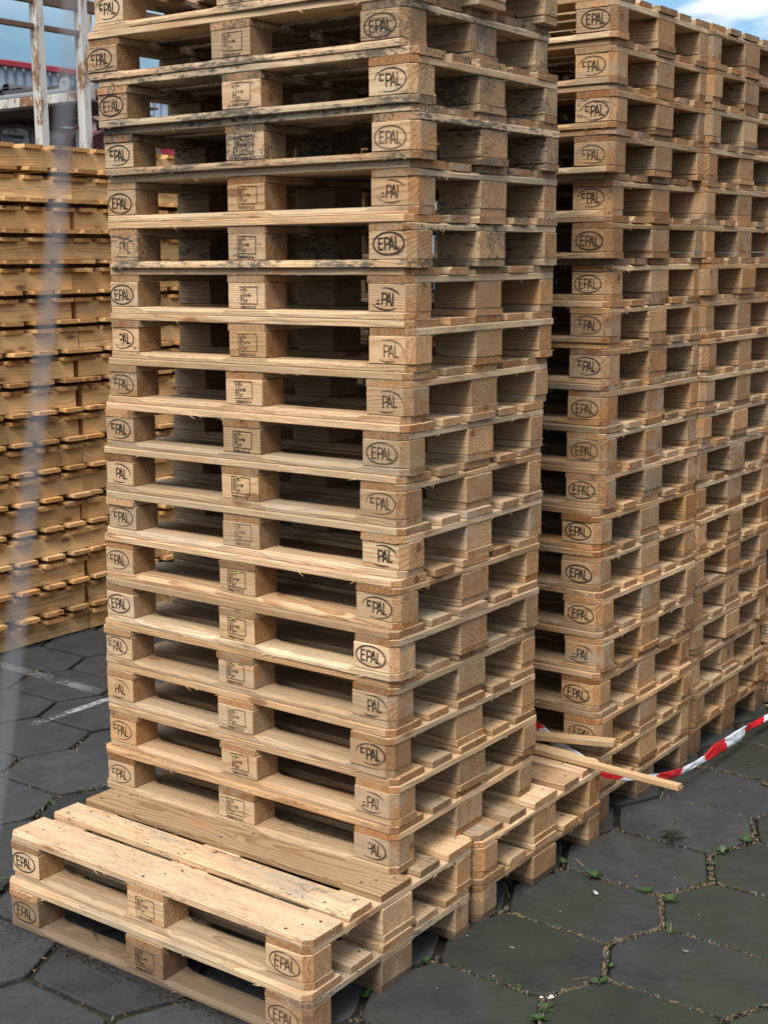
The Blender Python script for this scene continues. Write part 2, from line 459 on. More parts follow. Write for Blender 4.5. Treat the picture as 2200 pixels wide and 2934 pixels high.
# ------------------------------------------------------------------ one EUR pallet
def make_pallet(loc, th, mood, marks=None, name='wooden_pallet', staple=False, tilt=(0, 0), zs=1., ground=False):
    """loc = world position of the pallet's front left bottom corner for th=0; rotation about the centre"""
    root = empty(name, (loc[0]+.6, loc[1]+.4, loc[2]), (tilt[0], tilt[1], th))
    root.scale = (1, 1, zs)
    tone, mould, grey = mood
    ptone = R.uniform(-.08, .38); grey += R.uniform(-.15, .30)
    def colr(dt=0., bias=0.):
        return (min(1, max(0, R.gauss(tone+ptone+dt, .22))), max(0, min(1, R.gauss(mould, .5*mould+.04)+bias)), max(0, min(1, R.gauss(grey, .22))), 1)
    def P(nm, key, x, y, z, rz=0., dt=0., jx=.0032, jy=.003, jr=.005, bias=0.):
        cc = colr(dt, bias)
        if ground: cc = cc[:3] + ((.0 if z < .01 else (.35 if z < .05 else .85)) + R.uniform(0, .15),)
        return link(nm, R.choice(POOL[key]), root, (x-.6+jit(jx), y-.4+jit(jy), z), (0, 0, rz+jit(jr)), cc)
    z = .0003
    P('bottom_board', 'bot_edge', .6, .05, z, jx=.004, jr=.002)
    P('bottom_board', 'bot_mid', .6, .4, z, jx=.004, jr=.002)
    P('bottom_board', 'bot_edge', .6, .75, z, PI, jx=.004, jr=.002)
    z += H_BOT + GAPZ
    blocks = {}
    for j, y in enumerate((.05, .4, .75)):
        for i, x in enumerate((.0725, .6, 1.1275)):
            if j == 0: key, rz = ('blk_l', 'blk_side', 'blk_r')[i], 0
            elif j == 2: key, rz = ('blk_r', 'blk_side', 'blk_l')[i], PI
            else: key, rz = 'blk_mid', R.choice((0, PI))
            blocks[i, j] = P('block', key, x, y, z, rz, jr=.012, bias=0, jx=.003, jy=.0025)
    z += H_BLK + GAPZ
    P('stringer', 'str_edge', .0725, .4, z, -PI/2, -.04, jy=.004)
    P('stringer', 'str_mid', .6, .4, z, PI/2, -.04, jy=.004)
    P('stringer', 'str_edge', 1.1275, .4, z, PI/2, -.04, jy=.004)
    z += H_STR + GAPZ
    ys = (.0725, .23625, .4, .56375, .7275)
    P('deck_board', 'deck_edge', .6, ys[0], z, 0, jx=.005, jr=.0025)
    P('deck_board', 'deck_narrow', .6, ys[1], z, R.choice((0, PI)), jx=.006, jy=.006, jr=.004)
    P('deck_board', 'deck_wide', .6, ys[2], z, R.choice((0, PI)), jx=.006, jy=.006, jr=.004)
    P('deck_board', 'deck_narrow', .6, ys[3], z, R.choice((0, PI)), jx=.006, jy=.006, jr=.004)
    P('deck_board', 'deck_edge', .6, ys[4], z, PI, jx=.005, jr=.0025)
    for i, kd in enumerate(marks or ()):
        if not kd: continue
        b = blocks[i, 0]
        off = (.003, 0, -.005)[i]
        if i == 1:
            m = link('code_mark', R.choice(CODE), b, (jit(.008), -.0508, .038+jit(.003)), (0, jit(.03), 0))
        else:
            m = link('brand_mark', R.choice(MARK[kd]), b, (off+jit(.007), -.0508, .039+jit(.004)), (0, jit(.06), 0))
    if staple:
        link('marking_staple', STAPLE, blocks[1, 0], (-.006+jit(.01), -.0512, .069+jit(.003)), (0, -.12+jit(.2), 0))
    return root

ORD = ['bottom', 'second', 'third', 'fourth', 'fifth', 'sixth', 'seventh', 'eighth', 'ninth', 'tenth', 'eleventh', 'twelfth', 'thirteenth',
       'fourteenth', 'fifteenth', 'sixteenth', 'seventeenth', 'eighteenth', 'nineteenth', 'topmost']

H1 = .1427
# measured placements of the front tower: level, dx, dy, yaw(deg)
MAIN = {2: (-.0485, .4407, .44), 3: (-.041, .4524, -.22), 4: (-.0506, .4567, -.98), 5: (-.0553, .463, -.19), 6: (-.0446, .4646, -.55),
        7: (-.0559, .4832, -.17), 8: (-.0567, .5018, .62), 9: (-.069, .514, .67), 10: (-.0667, .5219, .70), 11: (-.0707, .5444, .64),
        12: (-.0608, .5555, .30), 13: (-.0642, .5627, -.11), 14: (-.0504, .5528, -.15), 15: (-.0556, .5605, .51), 16: (-.0389, .54, .74),
        17: (-.0374, .5226, 1.15), 18: (-.0658, .5167, 1.47), 19: (-.033, .511, .70)}
RM = {18: 'full', 17: 'open', 16: 'full', 15: 'pai', 14: 'full', 13: 'pai', 12: 'pal', 11: 'pal', 10: 'full', 9: 'open', 8: 'pal', 7: 'open', 6: 'full',
      5: 'pal', 4: 'open', 3: 'pai', 2: 'al', 19: 'full'}
LM = {2: 'open', 3: 'open', 4: 'pal', 5: 'open', 6: 'full', 7: 'open', 8: 'open', 9: 'pal', 10: 'open', 11: 'open', 12: 'al', 13: 'full', 14: 'pal',
      15: 'full', 16: 'open', 17: 'full', 18: 'open', 19: 'open'}
STACK1 = 'pallets in the tall front stack'
for L, (dx, dy, a) in MAIN.items():
    if L >= 16: mood = (.12, .80, .45)
    elif L == 14: mood = (.10, .60, .35)
    elif L in (15, 17): mood = (.14, .22, .30)
    elif L >= 10: mood = (.16, .15, .30)
    else: mood = (.15, .12, .24)
    if L == 2: mood = (.10, .20, .2)
    p = make_pallet((dx, dy, L*H1), math.radians(a), mood, (LM[L], 'code', RM[L]), staple=(L in (3, 4, 5, 6, 7, 9, 2)))
    look = 'mould-specked brown' if L >= 16 else ('slightly greyed' if L >= 14 else 'pale clean')
    where = {2: 'lowest in the tall front stack, standing on the bare base pallets', 19: 'topmost in the tall front stack, cut off by the sky'}.get(
        L, '%s from the bottom of the tall front stack' % ORD[L-2])
    if L == 19: where = 'topmost in the tall front stack'
    tag(p, '%s pallet, %s' % (look, where), 'pallet', STACK1)

BASE = [((.0083, -.0222, .0), .45, (.12, .22, .40), ('full', 'code', 'full'), 'ground pallet with dirty lower boards at the front foot of the stacks', False),
        ((0, 0, H1), 0, (.10, .10, .12), ('full', 'code', 'full'), 'front pallet with its bare pale deck showing, under the tall stack', True),
        ((.012, .812, .0), -.3, (.2, .16, .4), None, 'second ground pallet, behind the front one under the tall stack', False),
        ((.010, .815, H1), -.2, (.2, .14, .30), None, 'base pallet with loose slats lying on its open rear deck boards', False)]
for loc, a, mood, mk, lab, stp in BASE:
    p = make_pallet(loc, math.radians(a), mood, mk, staple=stp, ground=loc[2] < .01)
    if stp:
        dk = [c for c in p.children if c.name.startswith('deck_board')]
        for c, k in zip(dk, ((.0, .34, .30, 1), (.45, .50, 1., 1), (.62, .08, .15, 1), (.45, .55, .50, 1), (.55, .12, .15, 1))): c.color = k
    tag(p, lab, 'pallet', 'base pallets under the front stack')

# second stack, behind: level -> dx, dy, yaw
H2 = .1441
T2 = {19: (-.080, 1.744, .55), 18: (-.081, 1.754, .25), 17: (-.082, 1.754, .71), 16: (-.085, 1.763, .29), 15: (-.110, 1.815, -.34), 14: (-.072, 1.739, .02),
      13: (-.091, 1.785, -.44), 12: (-.083, 1.757, -.04), 11: (-.081, 1.767, -.53), 10: (-.081, 1.757, -.58), 9: (-.068, 1.722, .02), 8: (-.063, 1.722, -.62),
      7: (-.063, 1.705, -1.0), 6: (-.056, 1.698, -1.1), 5: (-.042, 1.693, -1.0), 4: (-.036, 1.675, -.22), 3: (-.041, 1.660, -.06), 2: (-.027, 1.660, -.15),
      1: (-.03, 1.663, .1), 0: (-.035, 1.668, -.1)}
R2 = random.Random(5)
kinds2 = {19: 'full', 18: 'open', 17: 'open', 16: 'open', 15: 'open', 14: 'full', 13: 'full', 12: 'open', 11: 'open', 10: 'full', 9: 'full', 8: 'full', 7: 'full',
          6: 'full', 5: 'full', 4: 'pai', 3: 'full', 2: 'full', 1: 'full', 0: 'full'}
for L, (dx, dy, a) in T2.items():
    mood = (.50, .30, .42) if L > 3 else (.60, .2, .36)
    p = make_pallet((dx, dy, L*H2), math.radians(a), mood, ('full', 'code', kinds2[L]), zs=1.0095, ground=L == 0)
    tag(p, '%s pallet of the weathered second stack, beside the red and white tape' % ORD[L].capitalize(), 'pallet', 'pallets in the second stack')
for L in range(20):
    p = make_pallet((-.058+R2.uniform(-.012, .012), 2.513+R2.uniform(-.012, .012), L*H2), math.radians(R2.uniform(-.6, .6)), (.46, .28, .38), zs=1.0095, ground=L == 0)
    tag(p, '%s pallet of the weathered third stack, directly behind the second stack' % ORD[L].capitalize(), 'pallet', 'pallets in the third stack')
for L in range(8):
    p = make_pallet((1.092+R2.uniform(-.008, .008), 3.372+R2.uniform(-.01, .01), L*.1437), math.radians(R2.uniform(-.4, .4)), (.45, .12, .25), ('full', 'code', 'full'), zs=1.006, ground=L == 0)
    tag(p, '%s pallet of the low far stack, peeping out past the third stack' % (ORD[L].capitalize() if L < 7 else 'Topmost'), 'pallet', 'pallets in the low far stack')

# ------------------------------------------------------------------ new timber pallets (block-less, long bearers) on the left
BEAM = [board_mesh('bearer', 1.2, .07, .0925, mats=[WOODN, NAIL], splint=4, rough=.0008, nseg=6) for _ in range(7)]
SLATT = [board_mesh('slat', 1.02, .120, .0195, mats=[WOODN, NAIL], splint=8) for w in range(6)]
RUN = [board_mesh('runner', 1.16, .09, .0210, mats=[WOODN, NAIL], splint=0) for _ in range(2)]
PL = .1558
def make_timber(x1, y0, z, ground, rz):
    """x1 = face of the outer bearer, y0 = near end"""
    root = empty('timber_pallet', (x1-.48, y0+.6, z), (0, 0, rz))
    def colr(): return (min(1, max(0, R.gauss(.40, .28))), max(0, R.gauss(.02, .03)), max(0, R.gauss(.05, .05)), 1)
    zz = .0005
    if not ground:
        for x in (-.36, .02, .22): link('runner', R.choice(RUN), root, (x, jit(.01), zz), (0, 0, PI/2), colr())
        zz += .0216
        k = R.uniform(-.008, .008)
        for i in range(7):
            link('slat', R.choice(SLATT), root, (.02+jit(.012), -.535+i*.1785+k+jit(.012), zz), (0, 0, jit(.005)+R.choice((0, PI))), colr())
        zz += .0201
    for i, x in enumerate((.445, 0, -.445)):
        link('bearer', R.choice(BEAM), root, (x+jit(.004), jit(.02), zz), (0, 0, PI/2+jit(.004)), colr())
    zz += .0931
    k = R.uniform(-.008, .008)
    for i in range(7):
        link('slat', R.choice(SLATT), root, (-.005+jit(.012), -.535+i*.1785+k+jit(.014), zz), (0, 0, jit(.005)+R.choice((0, PI))), colr())
    return root
for L in range(17):
    z = 0.004 if L == 0 else .004+.0931+.0201+.0006+(L-1)*PL
    for c, y0 in enumerate((1.25, 2.462, 3.68)):
        ja = R.uniform(-.018, .018); jx = R.uniform(-.012, .012)
        p = make_timber(-2.40+jx, y0+ja, z, L == 0, R.uniform(-.006, .006))
        nm = ORD[L] if L < 16 else 'topmost'
        col_ = ('in the open column of fresh timber pallets', 'in the fresh timber column half hidden by the front stack', 'in the rearmost fresh timber column')[c]
        tag(p, '%s pallet %s' % (nm.capitalize(), col_), 'pallet', ('fresh timber pallets, open column', 'fresh timber pallets, half hidden column', 'fresh timber pallets, rearmost column')[c])

# ------------------------------------------------------------------ ground and hexagonal paving
def soil_mat():
    t = NT('joint_soil')
    co = t.n('ShaderNodeTexCoord').outputs['Object']
    a = t.noise(co, 35., 5., .7); b = t.noise(co, 2.2, 3., .6); f = t.noise(co, 160., 3., .7)
    c = t.mix(t.sstep(a, .35, .7), (.008, .007, .0055), (.022, .018, .013))
    c = t.mix(t.math('MULTIPLY', t.sstep(f, .60, .72), .6), c, (.075, .055, .032))
    c = t.mix(t.math('MULTIPLY', t.sstep(b, .50, .66), t.sstep(a, .42, .6)), c, (.022, .029, .007))
    return t.bsdf(c, .95, bump=t.math('ADD', a, t.math('MULTIPLY', f, .5)), bstr=1., bdist=.012, spec=.2)
def paver_mat():
    t = NT('concrete_paver')
    co = t.n('ShaderNodeTexCoord').outputs['Object']
    at = t.n('ShaderNodeAttribute', attribute_name='tone')
    tone = at.outputs['Fac']
    big = t.noise(co, .9, 4., .6); mid = t.noise(co, 7., 5., .65); fine = t.noise(co, 170., 3., .75); grit = t.noise(co, 90., 2., .6)
    c = t.mix(t.sstep(mid, .32, .68), (.0180, .0185, .0200), (.0275, .0281, .0295))
    val = t.math('ADD', .60, t.math('MULTIPLY', tone, .86))
    m2 = t.noise(co, 34., 5., .7)
    val = t.math('MULTIPLY', val, t.math('ADD', .60, t.math('MULTIPLY', m2, .84)))
    c = t.mix(1., c, t.comb(val, val, val), 'MULTIPLY')
    c = t.mix(t.math('MULTIPLY', t.sstep(fine, .56, .72), .55), c, (.050, .049, .047))
    c = t.mix(t.math('MULTIPLY', t.math('SUBTRACT', 1., t.sstep(fine, .30, .42)), .6), c, (.006, .006, .006))
    # algae film, only on the damp side beyond the stacks
    x = t.sep(co)[0]
    film = t.math('MULTIPLY', t.sstep(t.noise(co, 1.7, 4., .62), .38, .60), t.sstep(x, .9, 1.5))
    c = t.mix(t.math('MULTIPLY', film, .62), c, (.0190, .0245, .0085))
    rub = t.noise(t.vec('MULTIPLY', co, (2., 16., 1.)), 1., 4., .7)
    c = t.mix(t.math('MULTIPLY', t.sstep(rub, .62, .80), .25), c, (.055, .055, .056))
    # rare pale specks: chips and lichen
    vo = t.n('ShaderNodeTexVoronoi'); t.set(vo.inputs['Vector'], co); vo.inputs['Scale'].default_value = 26.
    sp = t.math('MULTIPLY', t.math('LESS_THAN', vo.outputs['Distance'], .10), t.math('GREATER_THAN', t.sep(vo.outputs['Color'])[1], .93))
    c = t.mix(t.math('MULTIPLY', sp, .75), c, (.16, .16, .155))
    rough = t.math('ADD', .58, t.math('MULTIPLY', mid, .28))
    h = t.math('ADD', t.math('MULTIPLY', fine, 1.0), t.math('ADD', t.math('MULTIPLY', grit, .9), t.math('MULTIPLY', m2, .8)))
    return t.bsdf(c, rough, bump=h, bstr=.7, bdist=.0028, spec=.22)
SOIL, PAVER = soil_mat(), paver_mat()

bm = bmesh.new()
g = 90.; vs = [bm.verts.new(p) for p in ((-g, -g, -.016), (g, -g, -.016), (g, g, -.016), (-g, g, -.016))]
bm.faces.new(vs)
o = link('ground', mesh_from(bm, 'ground', [SOIL])); tag(o, kind='structure')

PX, PY = .4487, .3815
def hexpos():
    for i in range(-19, 14):
        for j in range(-18, 30):
            x = 1.403 + i*PX
            y = 1.126 + j*PY + (PY/2 if i % 2 else 0)
            yield i, j, x, y
bm = bmesh.new(); tl = bm.verts.layers.float.new('tone')
def edgept(a, b, t): return (a[0]+(b[0]-a[0])*t, a[1]+(b[1]-a[1])*t)
for i, j, cx, cy in hexpos():
    near = -3.2 < cx < 3.6 and -1.2 < cy < 4.5
    dx, dy, rz = jit(.004), jit(.004), jit(.008)
    tilt = (jit(.006), jit(.006)); dz = jit(.0025)
    hw, hh, he = .2655, PY/2, .176
    gap = .0068 + R.random()*.003
    corners = [(he, -hh), (hw+.0, 0), (he, hh), (-he, hh), (-hw, 0), (-he, -hh)]
    sx = (hw-gap*1.1)/hw; sy = (hh-gap)/hh
    corners = [(x*sx, y*sy) for x, y in corners]
    nsub = 10 if near else 1
    out = []
    for k in range(6):
        a, b = corners[k], corners[(k+1) % 6]
        for s in range(nsub):
            px, py = edgept(a, b, s/nsub)
            if s == 0:   # worn corners
                px *= .985; py *= .985
            out.append((px, py))
    tone = min(1, max(0, R.gauss(.5, .22)))
    def P(px, py, z, sc_, rough):
        n1 = mnoise.noise(Vector((px*30+cx*7, py*30+cy*7, 3.1)))
        k = sc_ + rough*n1/.25
        X = px*k; Y = py*k
        c, s = math.cos(rz), math.sin(rz)
        v = bm.verts.new((cx+dx+X*c-Y*s, cy+dy+X*s+Y*c, z+dz+tilt[0]*X+tilt[1]*Y))
        v[tl] = tone; return v
    r0 = [P(x, y, -.030, 1.0, .0042) for x, y in out]
    r1 = [P(x, y, -.0045, 1.0, .0042) for x, y in out]
    r2 = [P(x, y, -.0012, .990, .0042) for x, y in out]
    r3 = [P(x, y, 0., .978, .0030) for x, y in out]
    n = len(out)
    for a, b in ((r0, r1), (r1, r2), (r2, r3)):
        for k in range(n): bm.faces.new((a[k], a[(k+1) % n], b[(k+1) % n], b[k]))
    bm.faces.new(r3)
me = mesh_from(bm, 'pavement', [PAVER])
o = link('pavement', me); tag(o, kind='structure')

def paint_mat():
    t = NT('worn_white_paint')
    co = t.n('ShaderNodeTexCoord').outputs['Object']
    a = t.noise(t.vec('MULTIPLY', co, (1, 1, 1)), 42., 5., .75); b = t.noise(co, 4., 3., .6); f = t.noise(co, 220., 2., .6)
    al = t.sstep(t.math('ADD', t.math('MULTIPLY', a, .7), t.math('ADD', t.math('MULTIPLY', b, .55), t.math('MULTIPLY', f, .25))), .66, .92)
    e = t.n('ShaderNodeAttribute', attribute_name='edge').outputs['Fac']
    al = t.math('MULTIPLY', t.math('MULTIPLY', al, e), .80)
    return t.bsdf((.34, .35, .35), .8, alpha=al)
PAINT = paint_mat()
def painted(a, b, w, name='painted_line', strength=1.):
    bm = bmesh.new(); el = bm.verts.layers.float.new('edge')
    a, b = Vector((*a, .0045)), Vector((*b, .0045)); d = (b-a); n = Vector((-d.y, d.x, 0)).normalized()
    cols = []
    for i in range(13):
        t = i/12; p = a+d*t
        row = []
        for s in (-1, -.6, 0, .6, 1):
            v = bm.verts.new(p+n*w/2*s*(1+.05*math.sin(i*1.7))); 
            v[el] = strength*(0 if abs(s) == 1 else 1)*(0 if i in (0, 12) else (1 if 1 < i < 11 else .8)); row.append(v)
        cols.append(row)
    for p, q in zip(cols, cols[1:]):
        for k in range(4): bm.faces.new((p[k], p[k+1], q[k+1], q[k]))
    o = link(name, mesh_from(bm, name, [PAINT])); tag(o, kind='structure'); return o
painted((-1.385, 1.20), (-1.375, 2.0), .055)
painted((-2.9, 1.745), (-1.43, 1.705), .085, strength=.4)
painted((2.02, .30), (1.90, .66), .035, 'scuff_mark', .24)

# straw and chips lying in the joints, moss and soil crumbs: uncountable
def hexedges():
    for i, j, cx, cy in hexpos():
        yield (cx-.176, cy-PY/2), (cx+.176, cy-PY/2)
        yield (cx+.176, cy-PY/2), (cx+.27, cy)
        yield (cx+.27, cy), (cx+.176, cy+PY/2)
STRAW = [simple('straw', (.15, .105, .052), .8), simple('straw_dark', (.06, .04, .024), .85), simple('pebble', (.085, .082, .076), .8)]
bm = bmesh.new()
for a, b in hexedges():
    mx, my = (a[0]+b[0])/2, (a[1]+b[1])/2
    if not (-1.4 < mx < 2.9 and -1.1 < my < 4.2): continue
    right = mx > 1.12
    rich = mnoise.noise(Vector((mx*1.3, my*1.3, .7)))
    n = int((46 if right else 8)*(1+rich*1.1)) 
    if mx > 1.45: n = int(n*1.5)
    for _ in range(max(0, n)):
        t = R.random(); w = R.gauss(0, .0045)
        dx, dy = b[0]-a[0], b[1]-a[1]; l = math.hypot(dx, dy)
        x = a[0]+dx*t - dy/l*w; y = a[1]+dy*t + dx/l*w
        if 0.0 < x < 1.21 and y > -.03: continue
        ll = R.uniform(.004, .015)*(2.2 if R.random() < .06 else 1); ww = R.uniform(.0010, .0026); an = math.atan2(dy, dx)+R.gauss(0, .8)
        c, s = math.cos(an), math.sin(an)
        z = R.uniform(-.009, .002); zt = jit(.004)
        mat = R.choices((0, 1, 2), (.32, .52, .16))[0]
        if mat == 2: ll = ww = R.uniform(.003, .007)
        top = [(-ll/2, -ww/2, z-zt), (ll/2, -ww/2*.6, z+zt), (ll/2, ww/2*.6, z+zt), (-ll/2, ww/2, z-zt)]
        vt = [bm.verts.new((x+p*c-q*s, y+p*s+q*c, zz+ww*.5)) for p, q, zz in top]
        vb = [bm.verts.new((x+p*c-q*s, y+p*s+q*c, zz-.004)) for p, q, zz in top]
        f = bm.faces.new(vt); f.material_index = mat
        for k in range(4):
            f = bm.faces.new((vt[k], vt[(k+1) % 4], vb[(k+1) % 4], vb[k])); f.material_index = mat
o = link('straw_litter', mesh_from(bm, 'straw_litter', STRAW)); tag(o, 'dry straw, chips and grit lying in the paving joints', 'litter', kind='stuff')

SOILC = simple('soil_crumb', (.012, .0095, .0075), .95, var=.5, scale=60)
bm = bmesh.new()
def crumb(x, y, z, s_):
    vs = [bm.verts.new((x+s_*jit(1), y+s_*jit(1), z+s_*R.uniform(-.3, .9))) for _ in range(5)]
    for f in ((0, 1, 2), (0, 1, 3), (1, 2, 3), (0, 2, 3), (1, 2, 4), (0, 2, 4), (0, 1, 4)): bm.faces.new([vs[i] for i in f])
for _ in range(2600):
    k = R.random()
    if k < .62: x = R.uniform(-.10, 1.22); y = -.024-.0065*x-abs(R.gauss(0, .016))*(1.6 if x < .25 else 1.); 
    elif k < .80: x = -.03+R.gauss(0, .035); y = R.uniform(-.10, .30)
    elif k < .92: x = .06+R.gauss(0, .05); y = -.09+R.gauss(0, .05)
    else: x = 1.215+abs(R.gauss(0, .012)); y = R.uniform(0, 2.9)
    if x > 1.0 and k < .62 and R.random() < .5: continue
    crumb(x, y, -.002, R.uniform(.002, .0065))
o = link('loose_soil', mesh_from(bm, 'loose_soil', [SOILC])); tag(o, 'dark crumbly soil gathered along the foot of the ground pallets', 'soil', kind='stuff')

def leaf_mat(name, a, b):
    t = NT(name)
    co = t.n('ShaderNodeTexCoord').outputs['Object']
    f = t.noise(co, 60., 3., .6)
    c = t.mix(f, a, b)
    bs = t.n('ShaderNodeBsdfPrincipled'); t.set(bs.inputs['Base Color'], c); bs.inputs['Roughness'].default_value = .5
    tr = t.n('ShaderNodeBsdfTranslucent'); t.set(tr.inputs['Color'], c)
    ms = t.n('ShaderNodeMixShader'); ms.inputs[0].default_value = .3
    t.t.links.new(bs.outputs[0], ms.inputs[1]); t.t.links.new(tr.outputs[0], ms.inputs[2]); t.t.links.new(ms.outputs[0], t.out.inputs['Surface'])
    return t.m
LEAF = leaf_mat('weed_leaf', (.014, .043, .007), (.040, .090, .016)); LEAFD = leaf_mat('dark_leaf', (.012, .022, .014), (.03, .045, .025))
STEM = simple('weed_stem', (.06, .03, .025), .6); PETAL = simple('petal', (.56, .56, .54), .5); MOSS = leaf_mat('moss_leaf', (.014, .033, .006), (.034, .068, .012))

def leaf(bm, base, d, l, w, up, mat=0, curl=.4):
    d = Vector((math.cos(d), math.sin(d), 0)); s = Vector((-d.y, d.x, 0)); base = Vector(base)
    pr = []
    for k, (t, ww) in enumerate(((0, .12), (.25, .75), (.5, 1.), (.75, .75), (1., .06))):
        c = base + d*l*t*math.cos(up) + Vector((0, 0, l*(t*math.sin(up) - curl*t*t*.5)))
        pr.append((bm.verts.new(c - s*w/2*ww + Vector((0, 0, w*.12*ww))), bm.verts.new(c), bm.verts.new(c + s*w/2*ww + Vector((0, 0, w*.12*ww)))))
    for p, q in zip(pr, pr[1:]):
        for k in (0, 1):
            f = bm.faces.new((p[k], p[k+1], q[k+1], q[k])); f.material_index = mat; f.smooth = True

def weed(name, x, y, size, n, label, cat='weed', mat=0, stem=0., flower=False, group='weeds in the paving joints'):
    bm = bmesh.new()
    z = -.008
    if stem:
        tube(bm, [(0, 0, z), (jit(.004), jit(.004), stem*.5), (jit(.01), jit(.01), stem)], [.0016, .0013, .001], 5, 1)
    a0 = R.random()*6
    for k in range(n):
        t = k/max(1, n-1)
        zz = z+.004 + (stem*(.35+.65*t) if stem else .002)
        leaf(bm, (jit(.003), jit(.003), zz), a0+k*2.4, size*R.uniform(.7, 1.15), size*R.uniform(.38, .52), R.uniform(.35, .95) if not stem else R.uniform(.0, .7), 0)
    if flower:
        for k in range(4):
            cx, cy, cz = jit(.018), jit(.018), .03+R.random()*.012
            tube(bm, [(0, 0, 0), (cx, cy, cz)], .0007, 4, 1)
            for q in range(5): leaf(bm, (cx, cy, cz), q*1.257, .0055, .004, .3, 2)
    o = link(name, mesh_from(bm, name, [LEAFD if mat else LEAF, STEM, PETAL]), None, (x, y, 0)); tag(o, label, cat, group)
    return o
weed('weed', 1.343, 1.312, .042, 7, 'star-shaped green weed in the joint nearest the loose straw splinter')
weed('weed', 1.527, 1.312, .034, 6, 'small green weed between the litter scrap and the joint corner')
weed('weed', 1.621, 1.297, .040, 5, 'green weed with long flat leaves at a joint corner of three pavers')
weed('weed', 1.673, .716, .036, 7, 'green weed in the straw-filled joint close to the lower flowering weed')
weed('weed', 1.655, .815, .026, 5, 'tiny green weed in the short joint above another weed')
weed('weed', 1.614, 1.740, .040, 8, 'round green rosette weed under the dark seedling pavers')
weed('weed', 1.642, 1.872, .036, 6, 'bright green weed at the joint end nearest the paving edge')
weed('seedling', 1.436, 1.716, .050, 6, 'dark purple-green seedling standing upright in a joint', 'seedling', 1, .052)
weed('weed', 1.205, 1.345, .03, 7, 'small weed tucked against the base pallets near a straw splinter')
weed('weed', 1.622, 1.625, .024, 5, 'tiny weed in the mossy joint between two rosettes')
weed('flowering_weed', 1.618, .505, .036, 8, 'weed with small white flowers in the front joint', 'weed', 0, 0, True)
weed('weed', 1.630, .452, .034, 8, 'leafy weed just in front of the white-flowered weed')
weed('weed', 1.502, .561, .022, 6, 'tiny weed in the joint beside the moss, left of the flowers')
weed('weed', 1.205, .535, .026, 6, 'small weed in the shade at the foot of the base pallets')
weed('weed', 1.172, .285, .026, 6, 'low weed in the joint beside the front ground pallet')
weed('weed', -.16, .02, .060, 9, 'leafy weed standing against the left end of the front ground pallets', 'weed', 0, .115)
weed('weed', -.20, .09, .045, 6, 'pale weed leaning beside the taller leafy weed at the pallet end', 'weed', 0, .05)
weed('weed', -2.003, 1.76, .035, 6, 'small weed in the joint next to the white painted stripe')
# grass tuft
bm = bmesh.new()
for k in range(26):
    a = R.random()*6.28; l = R.uniform(.025, .055); leaf(bm, (jit(.008), jit(.008), -.008), a, l, .0022, R.uniform(.9, 1.45), 0, .25)
o = link('grass_tuft', mesh_from(bm, 'grass_tuft', [leaf_mat('grass_leaf', (.075, .11, .022), (.16, .19, .065))]), None, (1.712, 1.105, 0)); tag(o, 'thin yellow-green tuft of grass in a joint', 'grass tuft')
# mossy cushions on the left joints
bm = bmesh.new()
for (cx, cy, rx, ry, n) in ((-.64, .69, .05, .035, 190), (-.61, .86, .028, .07, 120), (-.66, .62, .03, .03, 60), (-.60, .58, .02, .05, 60), (-.59, .95, .02, .05, 60), (1.42, .548, .03, .008, 60),
                            (1.58, .927, .02, .01, 25), (1.205, .92, .015, .03, 30), (1.23, 1.5, .012, .04, 20), (-1.95, 1.75, .02, .05, 30), (1.67, 2.2, .012, .09, 60), (1.45, 2.462, .1, .008, 60), (1.62, 2.38, .03, .05, 40)):
    for _ in range(n):
        x = cx+R.gauss(0, rx*.55); y = cy+R.gauss(0, ry*.55)
        leaf(bm, (x, y, -.006), R.random()*6.28, R.uniform(.006, .014), R.uniform(.004, .008), R.uniform(.2, 1.3), 0)
o = link('moss', mesh_from(bm, 'moss', [MOSS])); tag(o, 'green moss cushions growing in the paving joints', 'moss', kind='stuff')
# twig, splinters, leaf, paper scraps
bm = bmesh.new(); tube(bm, [(.300, .055, .030), (.36, .030, .020), (.43, .0, .012), (.487, -.022, .006)], [.0022, .003, .0034, .0028], 6)
o = link('twig', mesh_from(bm, 'twig', [simple('bark', (.03, .024, .02), .9)])); tag(o, 'dark thin twig leaning on the front edge of the ground pallet', 'twig')
for k, (x, y, l, a, lab) in enumerate(((1.255, 1.372, .062, -.62, 'pale straw splinter lying on a paver beside the base pallets'),
                                       (1.170, 1.045, .075, -.9, 'dull thin splinter in the shade close to the base pallets'),
                                       (1.62, .70, .05, .9, 'short splinter across a joint near the front weeds'))):
    bm = bmesh.new(); box(bm, -l/2, l/2, -.0022, .0022, 0, .003, 0, .0006)
    o = link('splinter', mesh_from(bm, 'splinter', [STRAW[0] if k == 0 else STRAW[1]]), None, (x, y, .003), (0, 0, a)); tag(o, lab, 'splinter')
def scrap(name, x, y, s, mat, lab, cat, z=.0035):
    bm = bmesh.new(); n = 7; a0 = R.random()*6
    t_ = [bm.verts.new((s*R.uniform(.5, 1)*math.cos(a0+2*PI*k/n)*1.4, s*R.uniform(.5, 1)*math.sin(a0+2*PI*k/n)*.6, R.uniform(.001, .004))) for k in range(n)]
    c = bm.verts.new((0, 0, .005)); b_ = [bm.verts.new((v.co.x*.96, v.co.y*.96, 0)) for v in t_]
    for k in range(n):
        bm.faces.new((t_[k], t_[(k+1) % n], c)); bm.faces.new((t_[k], b_[k], b_[(k+1) % n], t_[(k+1) % n]))
    o = link(name, mesh_from(bm, name, [mat]), None, (x, y, z), (0, 0, R.random()*6)); tag(o, lab, cat); return o
WHITE = simple('white_paper', (.27, .28, .30), .6); BROWN = simple('dead_leaf', (.07, .045, .025), .7)
